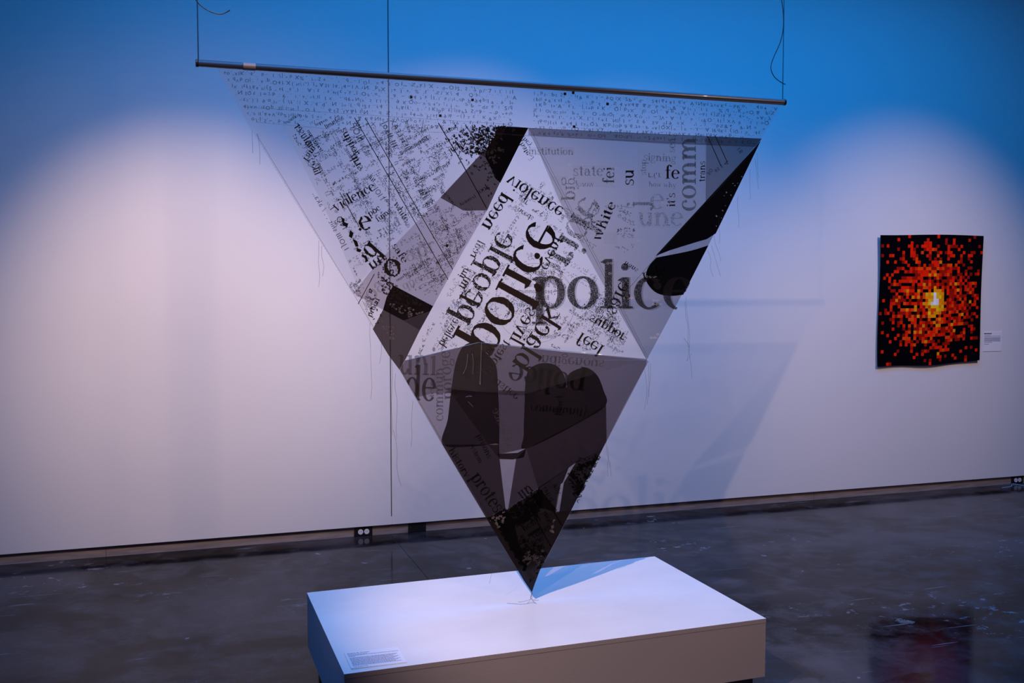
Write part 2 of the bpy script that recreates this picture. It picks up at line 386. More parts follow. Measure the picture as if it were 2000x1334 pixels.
def G(c):
    if c == 'o': return ring(.5, .5, .5, .53), 1.0
    if c == 'c': return ring(.48, .5, .48, .53, ST, TH, 48, 318)+ring(.72, .74, .11, .11, .11, .11, seg=10), .88
    if c == 'e': return ring(.48, .5, .48, .53, ST, TH, 12, 318)+rect(.1, .54, .93, .61), .95
    if c == 'l': return stem(.16, 0, 1.58), .5
    if c == 'i': return stem(.16, 0, 1.0)+ring(.25, 1.33, .12, .12, .12, .12, seg=12), .5
    if c == 'j': return stem(.16, -.3, 1.0, 0)+ring(.05, -.3, .29, .25, ST, TH, 180, 360)+ring(.25, 1.33, .12, .12, .12, .12, seg=12), .5
    if c == 'p': return stem(.14, -.52, 1.0)+ring(.62, .5, .46, .53), 1.10
    if c == 'b': return stem(.14, 0, 1.58, 0)+ring(.62, .5, .46, .53), 1.10
    if c == 'd': return stem(.74, 0, 1.58, 0)+ring(.46, .5, .46, .53)+rect(.74, 0, 1.04, TH), 1.08
    if c == 'q': return stem(.74, -.52, 1.0, 1, 0)+ring(.46, .5, .46, .53), 1.08
    if c == 'n': return stem(.14, 0, 1.0)+arch(.2, .78)+rect(.795, 0, 1.06, .6)+rect(.68, 0, 1.18, TH), 1.2
    if c == 'm': return stem(.14, 0, 1.0)+arch(.2, .74)+rect(.745, 0, 1.0, .6)+rect(.64, 0, 1.1, TH)+arch(.80, .80)+rect(1.35, 0, 1.61, .6)+rect(1.24, 0, 1.74, TH), 1.76
    if c == 'h': return stem(.14, 0, 1.58)+arch(.2, .78)+rect(.795, 0, 1.06, .6)+rect(.68, 0, 1.18, TH), 1.2
    if c == 'u':
        p = rect(.1, .42, .1+ST, 1.0)+rect(-.02, 1-TH, .2, 1)+ring(.49, .45, .39, .47, ST, .11, 180, 340)
        return p+rect(.76, 0, .76+ST, 1.0)+rect(.62, 1-TH, .8, 1)+rect(.76, 0, 1.06, TH), 1.12
    if c == 'r': return stem(.14, 0, 1.0)+ring(.56, .62, .36, .40, ST, .11, 60, 150)+ring(.68, .86, .12, .12, .12, .12, seg=10), .82
    if c == 't': return rect(.2, .2, .2+ST, 1.3)+rect(.0, .93, .62, 1.0)+ring(.45, .22, .25, .25, ST, TH, 180, 320)+[[(.0, .97), (.24, .97), (.24, 1.3)]], .68
    if c == 'f': return stem(.16, 0, 1.2, 1, 0)+rect(.0, .93, .6, 1.0)+ring(.46, 1.2, .30, .40, ST, TH, 40, 180)+ring(.66, 1.44, .1, .1, .1, .1, seg=10), .64
    if c == 's': return (ring(.4, .76, .33, .27, .15, .08, 40, 270)+ring(.4, .26, .36, .28, .15, .08, -140, 90)
                         +rect(.64, .72, .70, .98)+rect(.03, .02, .09, .32)), .80
    if c == 'a': return (rect(.58, .1, .58+ST, .7)+ring(.42, .68, .345, .35, ST, TH, 0, 150)+ring(.40, .30, .36, .32, .17, TH, 60, 330)
                         +ring(.17, .76, .1, .1, .1, .1, seg=10)+rect(.6, 0, .94, TH)), .98
    if c == 'k': return stem(.14, 0, 1.58)+strip(.32, .46, .85, .97, .075)+strip(.46, .56, .93, .04, .20)+rect(.66, .94, 1.06, 1.0)+rect(.7, 0, 1.12, TH), 1.12
    if c == 'v': return strip(.14, 1, .52, .0, .19)+strip(.52, .0, .86, 1, .07)+rect(-.02, .94, .34, 1)+rect(.7, .94, 1.02, 1), 1.0
    if c == 'w': return strip(.14, 1, .46, .0, .18)+strip(.46, .0, .76, 1, .07)+strip(.74, 1, 1.06, .0, .18)+strip(1.06, .0, 1.36, 1, .07)+rect(-.02, .94, .34, 1)+rect(1.2, .94, 1.52, 1), 1.5
    if c == 'y': return strip(.14, 1, .54, .05, .19)+strip(.42, -.45, .88, 1, .075)+rect(-.02, .94, .34, 1)+rect(.72, .94, 1.04, 1)+ring(.36, -.42, .11, .11, .11, .11, seg=10), 1.02
    if c == 'x': return strip(.12, .98, .82, .02, .19)+strip(.12, .02, .82, .98, .07)+rect(0, .94, .34, 1)+rect(.6, 0, 1, TH), .98
    if c == 'z': return rect(.05, .92, .78, 1)+rect(.05, 0, .8, .08)+strip(.12, .04, .72, .96, .16), .86
    if c == 'g': return ring(.42, .64, .36, .38, .16, TH)+ring(.44, -.22, .44, .28, .12, .10)+strip(.16, .34, .22, .02, .10)+ring(.78, .93, .1, .1, .1, .1, seg=8), .94
    if c == "'": return rect(.1, 1.15, .22, 1.5), .32
    if c == 'I': return rect(.12, 0, .33, 1.5)+rect(0, 0, .45, TH)+rect(0, 1.44, .45, 1.5), .55
    if c == 'A': return strip(.1, 0, .66, 1.5, .09)+strip(.66, 1.5, 1.2, 0, .2)+rect(.36, .5, .95, .58)+rect(-.06, 0, .3, TH)+rect(.95, 0, 1.4, TH), 1.4
    if c == 'T': return rect(.5, 0, .72, 1.5)+rect(0, 1.42, 1.22, 1.5)+rect(.36, 0, .86, TH)+rect(0, 1.2, .06, 1.5)+rect(1.16, 1.2, 1.22, 1.5), 1.26
    return [], .5
def serif_polys(word, gap=.05, jit=0):
    x = 0; V = []; F = []; rag = {}
    for ch in word:
        p, wd = G(ch)
        for q in p:
            i = len(V)
            for a, b_ in q:      # neighbouring strips share their ragged corners
                k = (round(a+x, 3), round(b_, 3))
                if k not in rag: rag[k] = (a+x+rnd.uniform(-jit, jit), b_+rnd.uniform(-jit, jit))
                V.append(rag[k])
            F.append(tuple(range(i, i+len(q))))
        x += wd+gap
    return V, F, x-gap

# ------------------------------------------------------------------ label cards
def lines_block(m, rows, put, seed):
    r_ = random.Random(seed)
    for (u0, u1, v, h) in rows:
        u = u0
        while u < u1:
            k = min(u1, u+r_.uniform(.012, .05)); m.poly([put(u, v), put(k, v), put(k, v+h), put(u, v+h)]); u = k+.007
def text_on(m, V, F, put, u0, v0, sx, sy=None):
    sy = sy or sx; i = len(m.v)
    m.v += [tuple(put(u0+x*sx, v0+y*sy)) for x, y in V]; m.f += [tuple(i+k for k in f) for f in F]
cc = [Vector((.518, 3.394, 0)), Vector((.707, 3.390, 0)), Vector((.7065, 3.242, 0)), Vector((.519, 3.244, 0))]
cardp = empty('label_card', (.612, 3.318, PT), 'white text card lying on the front left corner of the plinth', 'label card')
m = MB(); m.prism([(p.x, p.y) for p in reversed(cc)], PT+.0004, PT+.0040); m.build('card', M_card, cardp)
def onp(u, v): return cc[3].lerp(cc[2], u).lerp(cc[0].lerp(cc[1], u), v)+Vector((0, 0, PT+.0043))
M_text = principled('label_text_blue_black', (.015, .015, .05), .6)[0]
M_grey_text = principled('label_text_grey', (.24, .24, .34), .6)[0]
m = MB(); V, F, wd = sans_polys('Jeanine M. Urenus'); text_on(m, V, F, onp, .045, .875, .40/wd, .075)
text_on(m, V, F, onp, .0475, .875, .40/wd, .075)
m.build('title_text', M_text, cardp)
m = MB(); lines_block(m, [(.05, .40, .80, .026), (.05, .97, .745, .026), (.05, .16, .69, .026)]
                      + [(.05, .93-.05*(k % 3), .60-.052*k, .026) for k in range(10)] + [(.05, .31, .045, .022)], onp, 4)
tag(m.build('body_text', M_grey_text, cardp), kind='stuff')
a, b2 = at_y(1920.5, 648.5, WALL_Y), at_y(1955.5, 685.5, WALL_Y)
cardw = empty('label_card', ((a.x+b2.x)/2, WALL_Y, b2.z), 'small white text card on the wall right of the red pixel tapestry', 'label card')
m = MB(); m.box((a.x, WALL_Y-.0035, b2.z), (b2.x, WALL_Y-.0004, a.z)); m.build('card', M_card, cardw)
def onw(u, v): return Vector((a.x+(b2.x-a.x)*u, WALL_Y-.0040, b2.z+(a.z-b2.z)*v))
m = MB(); lines_block(m, [(.03, .43, .885, .055)], onw, 2); m.build('title_text', M_text, cardw)
m = MB(); lines_block(m, [(.04, .40, .80, .02), (.04, .93, .765, .02)]+[(.04, .93-.04*(k % 2), .69-.045*k, .026) for k in range(5)]
                      + [(.04, .47, .45, .026), (.04, .31, .36, .026)], onw, 5)
tag(m.build('body_text', M_grey_text, cardw), kind='stuff')

# ------------------------------------------------------------------ pixel tapestry
def tapestry():
    NX, NZ = 39, 41
    c = [at_y(1720.5, 458, WALL_Y-.035), at_y(1920.5, 460.5, WALL_Y-.035), at_y(1912.5, 705.5, WALL_Y-.03), at_y(1716.5, 717.5, WALL_Y-.03)]
    tp = empty('tapestry', ((c[0].x+c[1].x)/2, WALL_Y, c[3].z), 'black wall tapestry of red pixel squares bursting to a white centre', 'tapestry')
    def pt(i, j, off=0):
        u, v = i/NX, j/NZ
        p = c[0].lerp(c[1], u).lerp(c[3].lerp(c[2], u), v)
        e = min(u, 1-u)
        p.z += .006*math.sin(u*7+1)*(v*1.3-.1) - (.004*math.cos(u*5) if v < .02 else 0)
        p.x += .006*math.sin(v*5.3)*(1-2*u)
        p.y += .012*math.sin(u*5.5+v*2)*math.sin(v*3.1)*.8 + .010*(v-.5) + off - .004*math.cos(u*13)*v
        return p
    pal = {'k': (.0015, .001, .003), 'd': (.38, .008, .002), 'r': (.98, .018, .002), 'o': (.99, .075, .003), 'a': (.99, .33, .004), 'y': (.99, .64, .012), 'w': (.9, .86, .84)}
    r_ = random.Random(21); cx, cz = 20.0, 20.4
    grid = []
    for j in range(NZ):
        row = []
        for i in range(NX):
            d = math.hypot((i-cx), (j-cz)*.95)
            x = r_.random(); q = 'k'
            if j == 0 or j == NZ-1 or i == 0 or i == NX-1: p_on = .04
            elif d < 4: p_on = .97
            elif d < 11: p_on = .80
            elif d < 16: p_on = .60-.03*(d-11)
            else: p_on = max(.08, .38-.035*(d-16))
            if x < p_on:
                y = r_.random()
                hot = max(0, 1-d/15)
                if d < 4.2: q = 'a' if y < .55 else ('y' if y < .65 else 'o')
                elif y < .16*hot+.01: q = 'a'
                elif y < .16*hot+.01+.16: q = 'o'
                elif y < .60: q = 'r'
                else: q = 'd'
                if d > 16 and q in 'ao': q = 'r'
            row.append(q)
        grid.append(row)
    for (i, j), q in {(20, 18): 'w', (20, 19): 'w', (21, 20): 'w', (20, 20): 'w', (21, 19): 'y', (19, 21): 'w', (20, 21): 'w', (21, 21): 'w', (18, 21): 'y', (18, 20): 'y',
                      (19, 20): 'y', (21, 18): 'y', (19, 19): 'a', (19, 22): 'y', (20, 22): 'y', (17, 22): 'a', (16, 20): 'k', (17, 23): 'k', (24, 19): 'k', (19, 17): 'k', (22, 22): 'a', (22, 20): 'a', (22, 19): 'y'}.items(): grid[j][i] = q
    V = []; F = []; C = []
    for j in range(NZ):
        for i in range(NX):
            k = len(V); ins = .0012
            q = [pt(i, j), pt(i+1, j), pt(i+1, j+1), pt(i, j+1)]
            V += [tuple(p) for p in q]; F.append((k+3, k+2, k+1, k)); s_ = r_.uniform(.8, 1.15)
            C.append(tuple(min(1, v*s_) for v in pal[grid[j][i]]))
    me = bpy.data.meshes.new('woven_squares'); me.from_pydata(V, [], F)
    ca = me.color_attributes.new('dye', 'FLOAT_COLOR', 'CORNER')
    for p in me.polygons:
        for li in p.loop_indices: ca.data[li].color = (*C[p.index], 1)
    mt, n, b_ = principled('dyed_wool', (.1, .1, .1), .9, spec=.03)
    at = n.nodes.new('ShaderNodeAttribute'); at.attribute_name = 'dye'
    n.links.new(at.outputs['Color'], b_.inputs['Base Color'])
    bump(n, b_, noise(n, 400, 2).outputs[0], .3, .002)
    me.materials.append(mt)
    o = bpy.data.objects.new('woven_squares', me); col.objects.link(o); o.parent = tp; o.matrix_parent_inverse = root_of(tp)
    tag(o, kind='stuff')
    mb = MB(); T_ = .011
    for j in range(NZ):
        for i in range(NX):
            k = [pt(i, j, T_), pt(i+1, j, T_), pt(i+1, j+1, T_), pt(i, j+1, T_)]
            mb.poly(k)
            for e, (p, q) in (('t', ((i, j), (i+1, j))), ('b', ((i, j+1), (i+1, j+1))), ('l', ((i, j), (i, j+1))), ('r', ((i+1, j), (i+1, j+1)))):
                if (e == 't' and j == 0) or (e == 'b' and j == NZ-1) or (e == 'l' and i == 0) or (e == 'r' and i == NX-1):
                    mb.poly([pt(*p), pt(*q), pt(*q, T_), pt(*p, T_)])
    mb.build('backing_cloth', principled('black_cloth', (.006, .005, .009), .9, spec=.05)[0], tp)
    mb = MB(); p, q = pt(1, 1, T_+.008), pt(NX-1, 1, T_+.008); mb.tube([p, q], .008, 8); mb.build('hanging_slat', M_slot, tp)
tapestry()

# ------------------------------------------------------------------ the hanging triangle
YS = 3.722
def Y_at(X, Z):   # the film is nearly flat, with slow waves and a small curl at its tip
    t = max(0, (.75-Z)/.40)
    return YS+.006*math.sin(X*3.1+.4)*math.sin(Z*2.3)+.010*t*t*math.sin((X-1.30)*30)
def P(x, y, lay=0):
    p = at_y(x, y, YS); return Vector((p.x, Y_at(p.x, p.z)+lay, p.z))
tri = empty('hanging_triangle', (1.27, YS, .36), 'large inverted triangle of sheer film printed with grey and black words hanging from a rod', 'hanging sculpture')
FRONT, BACK = -.0012, .006
rod = MB(); ra, rb = at_y(382, 123.2, YS), at_y(1533.5, 199.8, YS)
rod.tube([ra, rb], .0125, 20); rodo = rod.build('rod', M_rod, tri, True)
for p, q in ((ra, ra+(rb-ra)*.004), (rb-(rb-ra)*.004, rb)):
    m = MB(); m.tube([p, q], .0135, 20); m.build('end_cap', M_cap, rodo, True)
m = MB(); m.tube([at_y(475, 129.6, YS), at_y(499, 131.2, YS)], .0130, 20, False); m.build('tape_band', M_tape, rodo, True)

def densify(pts, step=26):
    out = []
    for i, p in enumerate(pts):
        q = pts[(i+1) % len(pts)]; k = max(1, int(math.hypot(q[0]-p[0], q[1]-p[1])/step))
        out += [(p[0]+(q[0]-p[0])*j/k, p[1]+(q[1]-p[1])*j/k) for j in range(k)]
    return out
def panel(name, pts, mat, lay=0, parent=None, label=None):
    bm = bmesh.new(); flat = [at_y(x, y, YS) for x, y in pts]
    bm.faces.new([bm.verts.new(p) for p in flat])
    for ax in (0, 2):
        lo, hi = min(p[ax] for p in flat), max(p[ax] for p in flat); c = math.ceil(lo/.08)*.08
        while c < hi:
            co = [0, YS, 0]; co[ax] = c; no = [0, 0, 0]; no[ax] = 1
            bmesh.ops.bisect_plane(bm, geom=bm.verts[:]+bm.edges[:]+bm.faces[:], dist=1e-5, plane_co=co, plane_no=no); c += .08
    for v in bm.verts: v.co.y = Y_at(v.co.x, v.co.z)+lay
    me = bpy.data.meshes.new(name); bm.to_mesh(me); bm.free(); me.materials.append(mat)
    o = bpy.data.objects.new(name, me); col.objects.link(o); o.parent = parent or tri; o.matrix_parent_inverse = root_of(parent or tri)
    if label: o['label'] = label
    return o
# film layers (photograph outline, on the film's own upright plane)
hdr = panel('header_band', [(420, 127), (1000, 165), (1526, 201), (1486, 271), (1000, 246), (760, 247), (660, 252), (481, 238)], F_header)
lp = panel('left_panel', [(481, 238), (660, 252), (760, 247), (990, 247), (947, 293), (860, 386), (735, 515), (690, 573), (600, 433)], F_clear)
wp = panel('printed_voile', [(553, 246), (660, 252), (760, 247), (990, 247), (947, 293), (860, 386), (735, 515), (697, 556), (640, 420)], F_voile, .0006, lp)
dm = panel('middle_band', [(860, 386), (905, 411), (952, 411), (905, 490), (845, 600), (768, 557), (735, 515)], F_mid)
panel('middle_band', [(735, 515), (768, 557), (755, 580), (748, 605), (690, 573)], F_mid)
panel('pale_corner', [(690, 573), (748, 605), (728, 643)], F_white)
panel('brown_band', [(947, 293), (991, 246), (1033, 249), (1015, 283), (978, 355), (952, 411), (905, 411), (860, 386)], F_brown)
blk = smooth_line([(972, 247), (1033, 249), (1015, 283), (978, 357), (968, 348), (958, 325), (948, 306), (952, 288), (966, 268)], 1, True)
panel('black_shape', blk, F_black, -.0006)
panel('brown_wedge', [(748, 605), (755, 580), (768, 557), (846, 598), (840, 609), (820, 645), (793, 700), (780, 722), (759, 694), (728, 643)], F_brown)
panel('dark_wedge', [(748, 605), (755, 580), (768, 557), (846, 598), (840, 608), (788, 626)], F_dark, -.0006)
panel('dark_wedge', [(788, 626), (840, 609), (820, 645)], F_tint, -.0006)
cp = panel('centre_panel', [(1033, 249), (1110, 430), (1170, 540), (1262, 701), (1100, 687), (934, 669), (791, 704), (820, 645), (905, 490), (952, 411)], F_white)
gp = panel('right_panel', [(1033, 249), (1486, 271), (1375, 495), (1263, 703), (1170, 540), (1110, 430)], F_grey)
panel('overlap_strip', [(1033, 249), (1486, 271), (1478, 287), (1300, 281), (1033, 264)], F_tint, -.0006, gp)
panel('corner_patch', [(1379, 267), (1486, 271), (1378, 397)], F_tint, -.0007, gp)
panel('pale_patch', [(1247, 278), (1378, 283), (1378, 397), (1334, 446), (1246, 444)], F_patch, -.0005, gp)
for q in ([(1034, 287), (1123, 287), (1123, 303), (1040, 303)], [(1120, 323), (1201, 324), (1201, 366), (1120, 365)], [(1074, 344), (1107, 344), (1107, 395), (1090, 397)],
          [(1172, 510), (1207, 510), (1207, 605), (1172, 605)], [(1180, 454), (1206, 454), (1206, 476), (1180, 476)],
          [(1207, 540), (1342, 542), (1316, 604), (1207, 604)]): panel('pale_patch', q, F_patch, -.0005, gp)
panel('black_sliver', [(1484, 276), (1397, 456), (1380, 467), (1356, 474), (1308, 489), (1280, 500)], F_black, -.0008)
panel('white_strip', [(1394, 457), (1380, 467), (1356, 474), (1308, 489), (1307, 498), (1351, 489), (1382, 480)], F_clear, -.0008)
pill = smooth_line([(1282, 503), (1308, 498), (1351, 489), (1383, 479)], 4)+[Vector((1334, 576))]+smooth_line([(1332, 576), (1308, 578), (1284, 573), (1268, 559), (1261, 543), (1266, 522), (1281, 504)], 5)
panel('black_pill', pill, F_black, -.0008)
# lower triangle
low = panel('lower_panel', [(791, 704), (934, 669), (1100, 687), (1262, 701), (1266, 706), (1230, 775), (1180, 870), (1120, 985), (1075, 1072), (1055, 1112), (1045, 1140), (1039, 1157), (1022, 1133), (955, 1022), (870, 880), (780, 722)], F_dim)
panel('smoke_layer', [(791, 704), (934, 669), (1100, 687), (1262, 703), (1262, 713), (1140, 794), (1027, 875), (969, 889), (872, 757), (845, 757), (813, 776), (781, 722)], F_tint, -.0006, low)
panel('smoke_layer', [(1262, 713), (1140, 794), (1027, 875), (1050, 953), (1124, 903), (1172, 880), (1180, 869), (1228, 775)], F_tint, -.0007, low)
def shape(pts, mat, lay, k=5, name='printed_figure'): return panel(name, smooth_line(pts, k, True), mat, lay, low)
shape([(905, 676), (933, 669), (950, 690), (968, 712), (972, 750), (974, 800), (974, 868), (968, 866), (920, 872), (864, 868), (874, 820), (880, 770), (889, 712)], F_dark, -.0010)
panel('printed_figure', [(864, 868), (974, 868), (975, 896), (980, 940), (987, 998), (955, 1021)], F_umber, -.0011, low)
shape([(1027, 876), (1022, 850), (1024, 790), (1025, 755), (1030, 726), (1045, 713), (1066, 709), (1088, 715), (1102, 735), (1106, 757), (1108, 735), (1120, 724), (1145, 718), (1166, 733), (1178, 762), (1183, 790), (1140, 820)], F_dark, -.0012)
panel('printed_figure', [(1027, 876), (1140, 818), (1183, 790), (1184, 862), (1172, 880), (1124, 903), (1052, 953), (991, 997), (1000, 940), (1007, 896)], F_wood, -.0012, low)
panel('printed_figure', [(1100, 942), (1124, 902), (1172, 879), (1180, 868), (1120, 985), (1091, 1000)], F_dark, -.0013, low)
panel('printed_figure', [(1050, 952), (1110, 912), (1098, 942), (1094, 945), (1084, 1000), (1050, 990)], F_dark, -.0015, low)
panel('printed_figure', [(992, 992), (1052, 953), (1087, 995), (1082, 1002), (1091, 1000), (1120, 985), (1075, 1072), (1055, 1112), (1045, 1140), (1039, 1157), (1022, 1133), (955, 1021)], F_low, -.0014, low)
panel('printed_figure', [(955, 1010), (978, 996), (990, 1000), (975, 1040), (960, 1030)], F_dark, -.0013, low)
panel('light_slit', [(1094, 944), (1099, 942), (1090, 985), (1083, 1000), (1087, 970)], F_patch, -.0020, low)
panel('printed_figure', [(969, 886), (1010, 884), (1027, 875), (1022, 893), (1000, 897), (975, 896)], F_dark, -.0016, low)
panel('smoke_layer', [(974, 764), (1028, 764), (1022, 876), (972, 886)], F_tint, -.0015, low)
# grey fold lines of the lower panel
panel('fold', [(813, 776), (845, 757), (872, 757), (1030, 764), (1030, 772), (872, 768), (846, 768)], F_tint, -.0017, low)
# clear plastic pocket standing off the film
pk = MB()
def PF(x, y, off): p = P(x, y, -off); return p
A0, A1, A2, A3, A4 = PF(845, 690, .004), PF(934, 668, .045), PF(1262, 701, .004), PF(1030, 768, .004), PF(936, 764, .030)
B0 = PF(850, 757, .004)
pk.poly([A0, A1, A4, B0]); pk.poly([A1, A2, A3, A4]); pko = pk.build('clear_pocket', F_pocket, tri)
for pts, r_ in ((((934, 669), (933, 700), (931, 748)), .0011), (((907, 690), (905, 712), (899, 727)), .0008), (((916, 690), (918, 705), (917, 728)), .0008),
                (((903, 773), (910, 771), (916, 772)), .0008), (((908, 782), (912, 786), (918, 792)), .0007), (((1108, 700), (1180, 703), (1258, 703)), .0008)):
    m = MB(); m.tube(smooth_line([PF(x, y, .045 if x < 945 else .008) for x, y in pts], 4), r_, 6); m.build('crease', F_streak, pko, True)
M_edge = film('blue_film_edge', (.5, .6, .8), .6, (.25, .45, .7), .2)
for pts in (((791, 704), (934, 668.5)), ((934, 668.5), (1180, 693))):
    m = MB(); m.tube([PF(x, y, .01) for x, y in pts], .0011, 5); m.build('film_edge', M_edge, pko, True)

# ---- printed words
def put_word(p0, p1, flip, V, F, width, mat, lay, parent, name='printed_word', ysc=1.0):
    m = MB(); d = Vector((p1[0]-p0[0], p1[1]-p0[1])); s = d.length/width; d.normalize()
    nrm = Vector((d.y, -d.x))*(-1 if flip else 1)*ysc
    pts = [(p0[0]+(d.x*x+nrm.x*y)*s, p0[1]+(d.y*x+nrm.y*y)*s) for x, y in V]
    if all(side(q, e) >= 0 for q in pts for e in EDGES):
        m.v = [tuple(P(*q, lay)) for q in pts]; m.f = F
    else:
        for f in F:
            q = [pts[k] for k in f]
            for e in EDGES: q = clip(q, e)
            if len(q) > 2: m.poly([P(*c, lay) for c in q])
    return m.build(name, mat, parent)
OUT = [(424, 128), (1526, 202), (1040, 1156)]     # words stop at the film's edges
EDGES = [(OUT[i], OUT[(i+1) % 3]) for i in range(3)]
def side(q, e): (ax, ay), (bx, by) = e; return (bx-ax)*(q[1]-ay)-(by-ay)*(q[0]-ax)
def clip(q, e):
    out = []
    for i in range(len(q)):
        a_, b_ = q[i-1], q[i]; sa, sb = side(a_, e), side(b_, e)
        if (sa >= 0) != (sb >= 0):
            t = sa/(sa-sb); out.append((a_[0]+(b_[0]-a_[0])*t, a_[1]+(b_[1]-a_[1])*t))
        if sb >= 0: out.append(b_)
    return out
def word(t, p0, p1, flip=False, mat=None, lay=FRONT, parent=None, jit=.0, ysc=1.0):
    V, F, wd = serif_polys(t, jit=jit); return put_word(p0, p1, flip, V, F, wd, mat or I_black, lay, parent or cp, ysc=ysc)
def sword(t, p0, p1, flip=False, mat=None, lay=FRONT, parent=None, ysc=1.0):
    V, F, wd = sans_polys(t); return put_word(p0, p1, flip, V, F, wd, mat or I_thin, lay, parent or cp, ysc=ysc)
# centre panel, mirrored words climbing to the right
word('police', (908, 673), (1044, 424), True, I_black, jit=.012, ysc=1.02)
word('people', (885, 622), (976, 447), True, I_rough, jit=.02, ysc=1.0)
word('need', (940, 441), (981, 374), True, I_black, jit=.02)
word('believe', (856, 672), (887, 620), True, I_black, jit=.03, ysc=1.15)
word('lives', (994, 664), (1030, 598), True, I_black, jit=.02)
word('black', (998, 710), (1071, 597), True, I_black, jit=.015)
word('pride', (1048, 544), (1142, 378), True, I_dots, jit=.03)
word('ri', (1071, 503), (1099, 454), True, I_loose, jit=.03)
word('event', (1056, 522), (1086, 460), True, I_black, jit=.03)
word('protest', (943, 729), (985, 662), True, I_black, lay=-.0018, jit=.03, parent=low)
word('violence', (998, 340), (1104, 408), True, I_black, jit=.02)
word('feel', (1135, 648), (1180, 676), True, I_black, jit=.02)
word('suppor', (1156, 614), (1224, 654), True, I_black, jit=.03)
word('safe', (1184, 608), (1212, 548), True, I_black, jit=.03)
word('trans', (1222, 509), (1247, 526), True, I_black, jit=.04, parent=gp)
word('white', (1172, 472), (1204, 398), False, I_black, jit=.04, parent=gp, ysc=.8)
word('needs', (1014, 405), (1044, 424), True, I_rough, jit=.05)
word('im', (905, 545), (916, 526), False, I_black, jit=.05)
word('ar', (1022, 386), (1034, 394), True, I_rough, jit=.05)
word('hate', (1022, 277), (1036, 300), True, I_black, jit=.05)
word('they', (1023, 264), (1040, 283), True, I_black, jit=.05)
word('said', (950, 552), (963, 538), True, I_dots, jit=.05)
word('real', (918, 500), (934, 468), True, I_rough, jit=.05)
word('racism', (1030, 493), (1046, 506), True, I_dots, jit=.05)
word('been', (1176, 615), (1198, 630), True, I_black, jit=.05)
word('mi', (896, 560), (909, 538), True, I_black, jit=.04, ysc=1.2)
word('l', (896, 584), (902, 572), True, I_black, jit=.04)
word('pe', (1138, 440), (1152, 402), True, I_dots, jit=.04, ysc=.9)
sword('white', (1092, 400), (1105, 408), True, I_black)
# the list inside the thin circle (printed backwards)
for i, (t, x0, x1) in enumerate((('because Pride', 1084, 1026), ('parade police', 1076, 1025), ('black pride', 1074, 1028), ('people community', 1079, 1005), ('Black parade', 1073, 1020),
                                 ('event Vancouver', 1080, 1007), ('need toronto', 1076, 1014), ('community VPD', 1096, 1024), ('Vancouver city', 1091, 1026), ('feel people', 1071, 1022), ('violence support', 1086, 1018))):
    y = 535+i*12.6
    V, F, wd = sans_polys(t, .04); d = (x1-x0)/wd; m = MB()
    m.v = [tuple(P(x0+x*d, y-yy*13, FRONT*.8)) for x, yy in V]; m.f = F; m.build('printed_word', I_thin, cp)
m = MB()
def ring_line(m, cx, cy, r, t, seg, lay):
    for k in range(seg):
        a0, a1 = 2*math.pi*k/seg, 2*math.pi*(k+1)/seg
        m.poly([P(cx+math.cos(a)*rr, cy+math.sin(a)*rr, lay) for a, rr in ((a0, r), (a1, r), (a1, r-t), (a0, r-t))])
ring_line(m, 1045, 592, 78, .7, 64, FRONT); ring_line(m, 1058, 592, 66, .6, 64, FRONT); m.build('printed_circle', ink('hairline_print', (.05, .05, .06), .45), cp)
m = MB(); m.poly([P(1048.5+math.cos(a/10*math.pi)*5.6, 559+math.sin(a/10*math.pi)*5.8, FRONT*1.4) for a in range(20)]); m.build('printed_dot', I_black, cp)
# rear sheet, reads the right way round
word('police', (1038, 601), (1352, 603), False, I_grain, FRONT*.8, gp, ysc=1.0)
word('police', (1041, 603), (1355, 605), False, I_ghost, FRONT*.7, gp, ysc=1.03)
word('institution', (1033, 301), (1121, 302), False, I_ghost2, FRONT*.8, gp)
word('state', (1120, 343), (1179, 343), False, I_ghost2, FRONT*.8, gp)
word('know', (1125, 364), (1161, 364), False, I_ghost2, FRONT*.8, gp)
word('fei', (1200, 358), (1200, 326), False, I_grain, FRONT*.8, gp)
word('su', (1238, 362), (1238, 331), False, I_black, FRONT, gp)
word('signing', (1257, 313), (1320, 316), False, I_ghost2, FRONT*.8, gp)
word('stop', (1262, 342), (1262, 312), False, I_ghost2, FRONT*.8, gp)
word('fe', (1299, 349), (1327, 349), False, I_black, FRONT, gp)
word('comm', (1358, 412), (1358, 268), False, I_mid, FRONT*.8, gp)
word('trans', (1376, 355), (1376, 315), False, I_black, FRONT, gp)
word("it's", (1318, 404), (1318, 377), False, I_black, FRONT, gp)
word('e', (1270, 408), (1297, 408), False, I_fdots, FRONT*.7, gp)
word('how why', (1267, 364), (1320, 366), False, I_ghost2, FRONT*.8, gp)
word('une', (1247, 441), (1334, 441), False, I_fdots, FRONT*.8, gp)
word('j', (1262, 405), (1262, 392), False, I_ghost2, FRONT*.8, gp)
word('pig', (1106, 392), (1106, 345), True, I_ghost2, FRONT*.8, gp)
word('sea', (1318, 298), (1318, 270), False, I_ghost2, FRONT*.8, gp)
sword("L.('1.", (1266, 346), (1292, 346), False, I_black, FRONT, gp)
sword('81', (1444, 301), (1437, 292), True, I_thin, FRONT, gp)
sword('5 58', (1412, 326), (1397, 338), True, I_thin, FRONT, gp)
sword('4', (1424, 318), (1418, 312), False, I_thin, FRONT, gp)
sword('OE', (1392, 332), (1384, 344), True, I_thin, FRONT, gp)
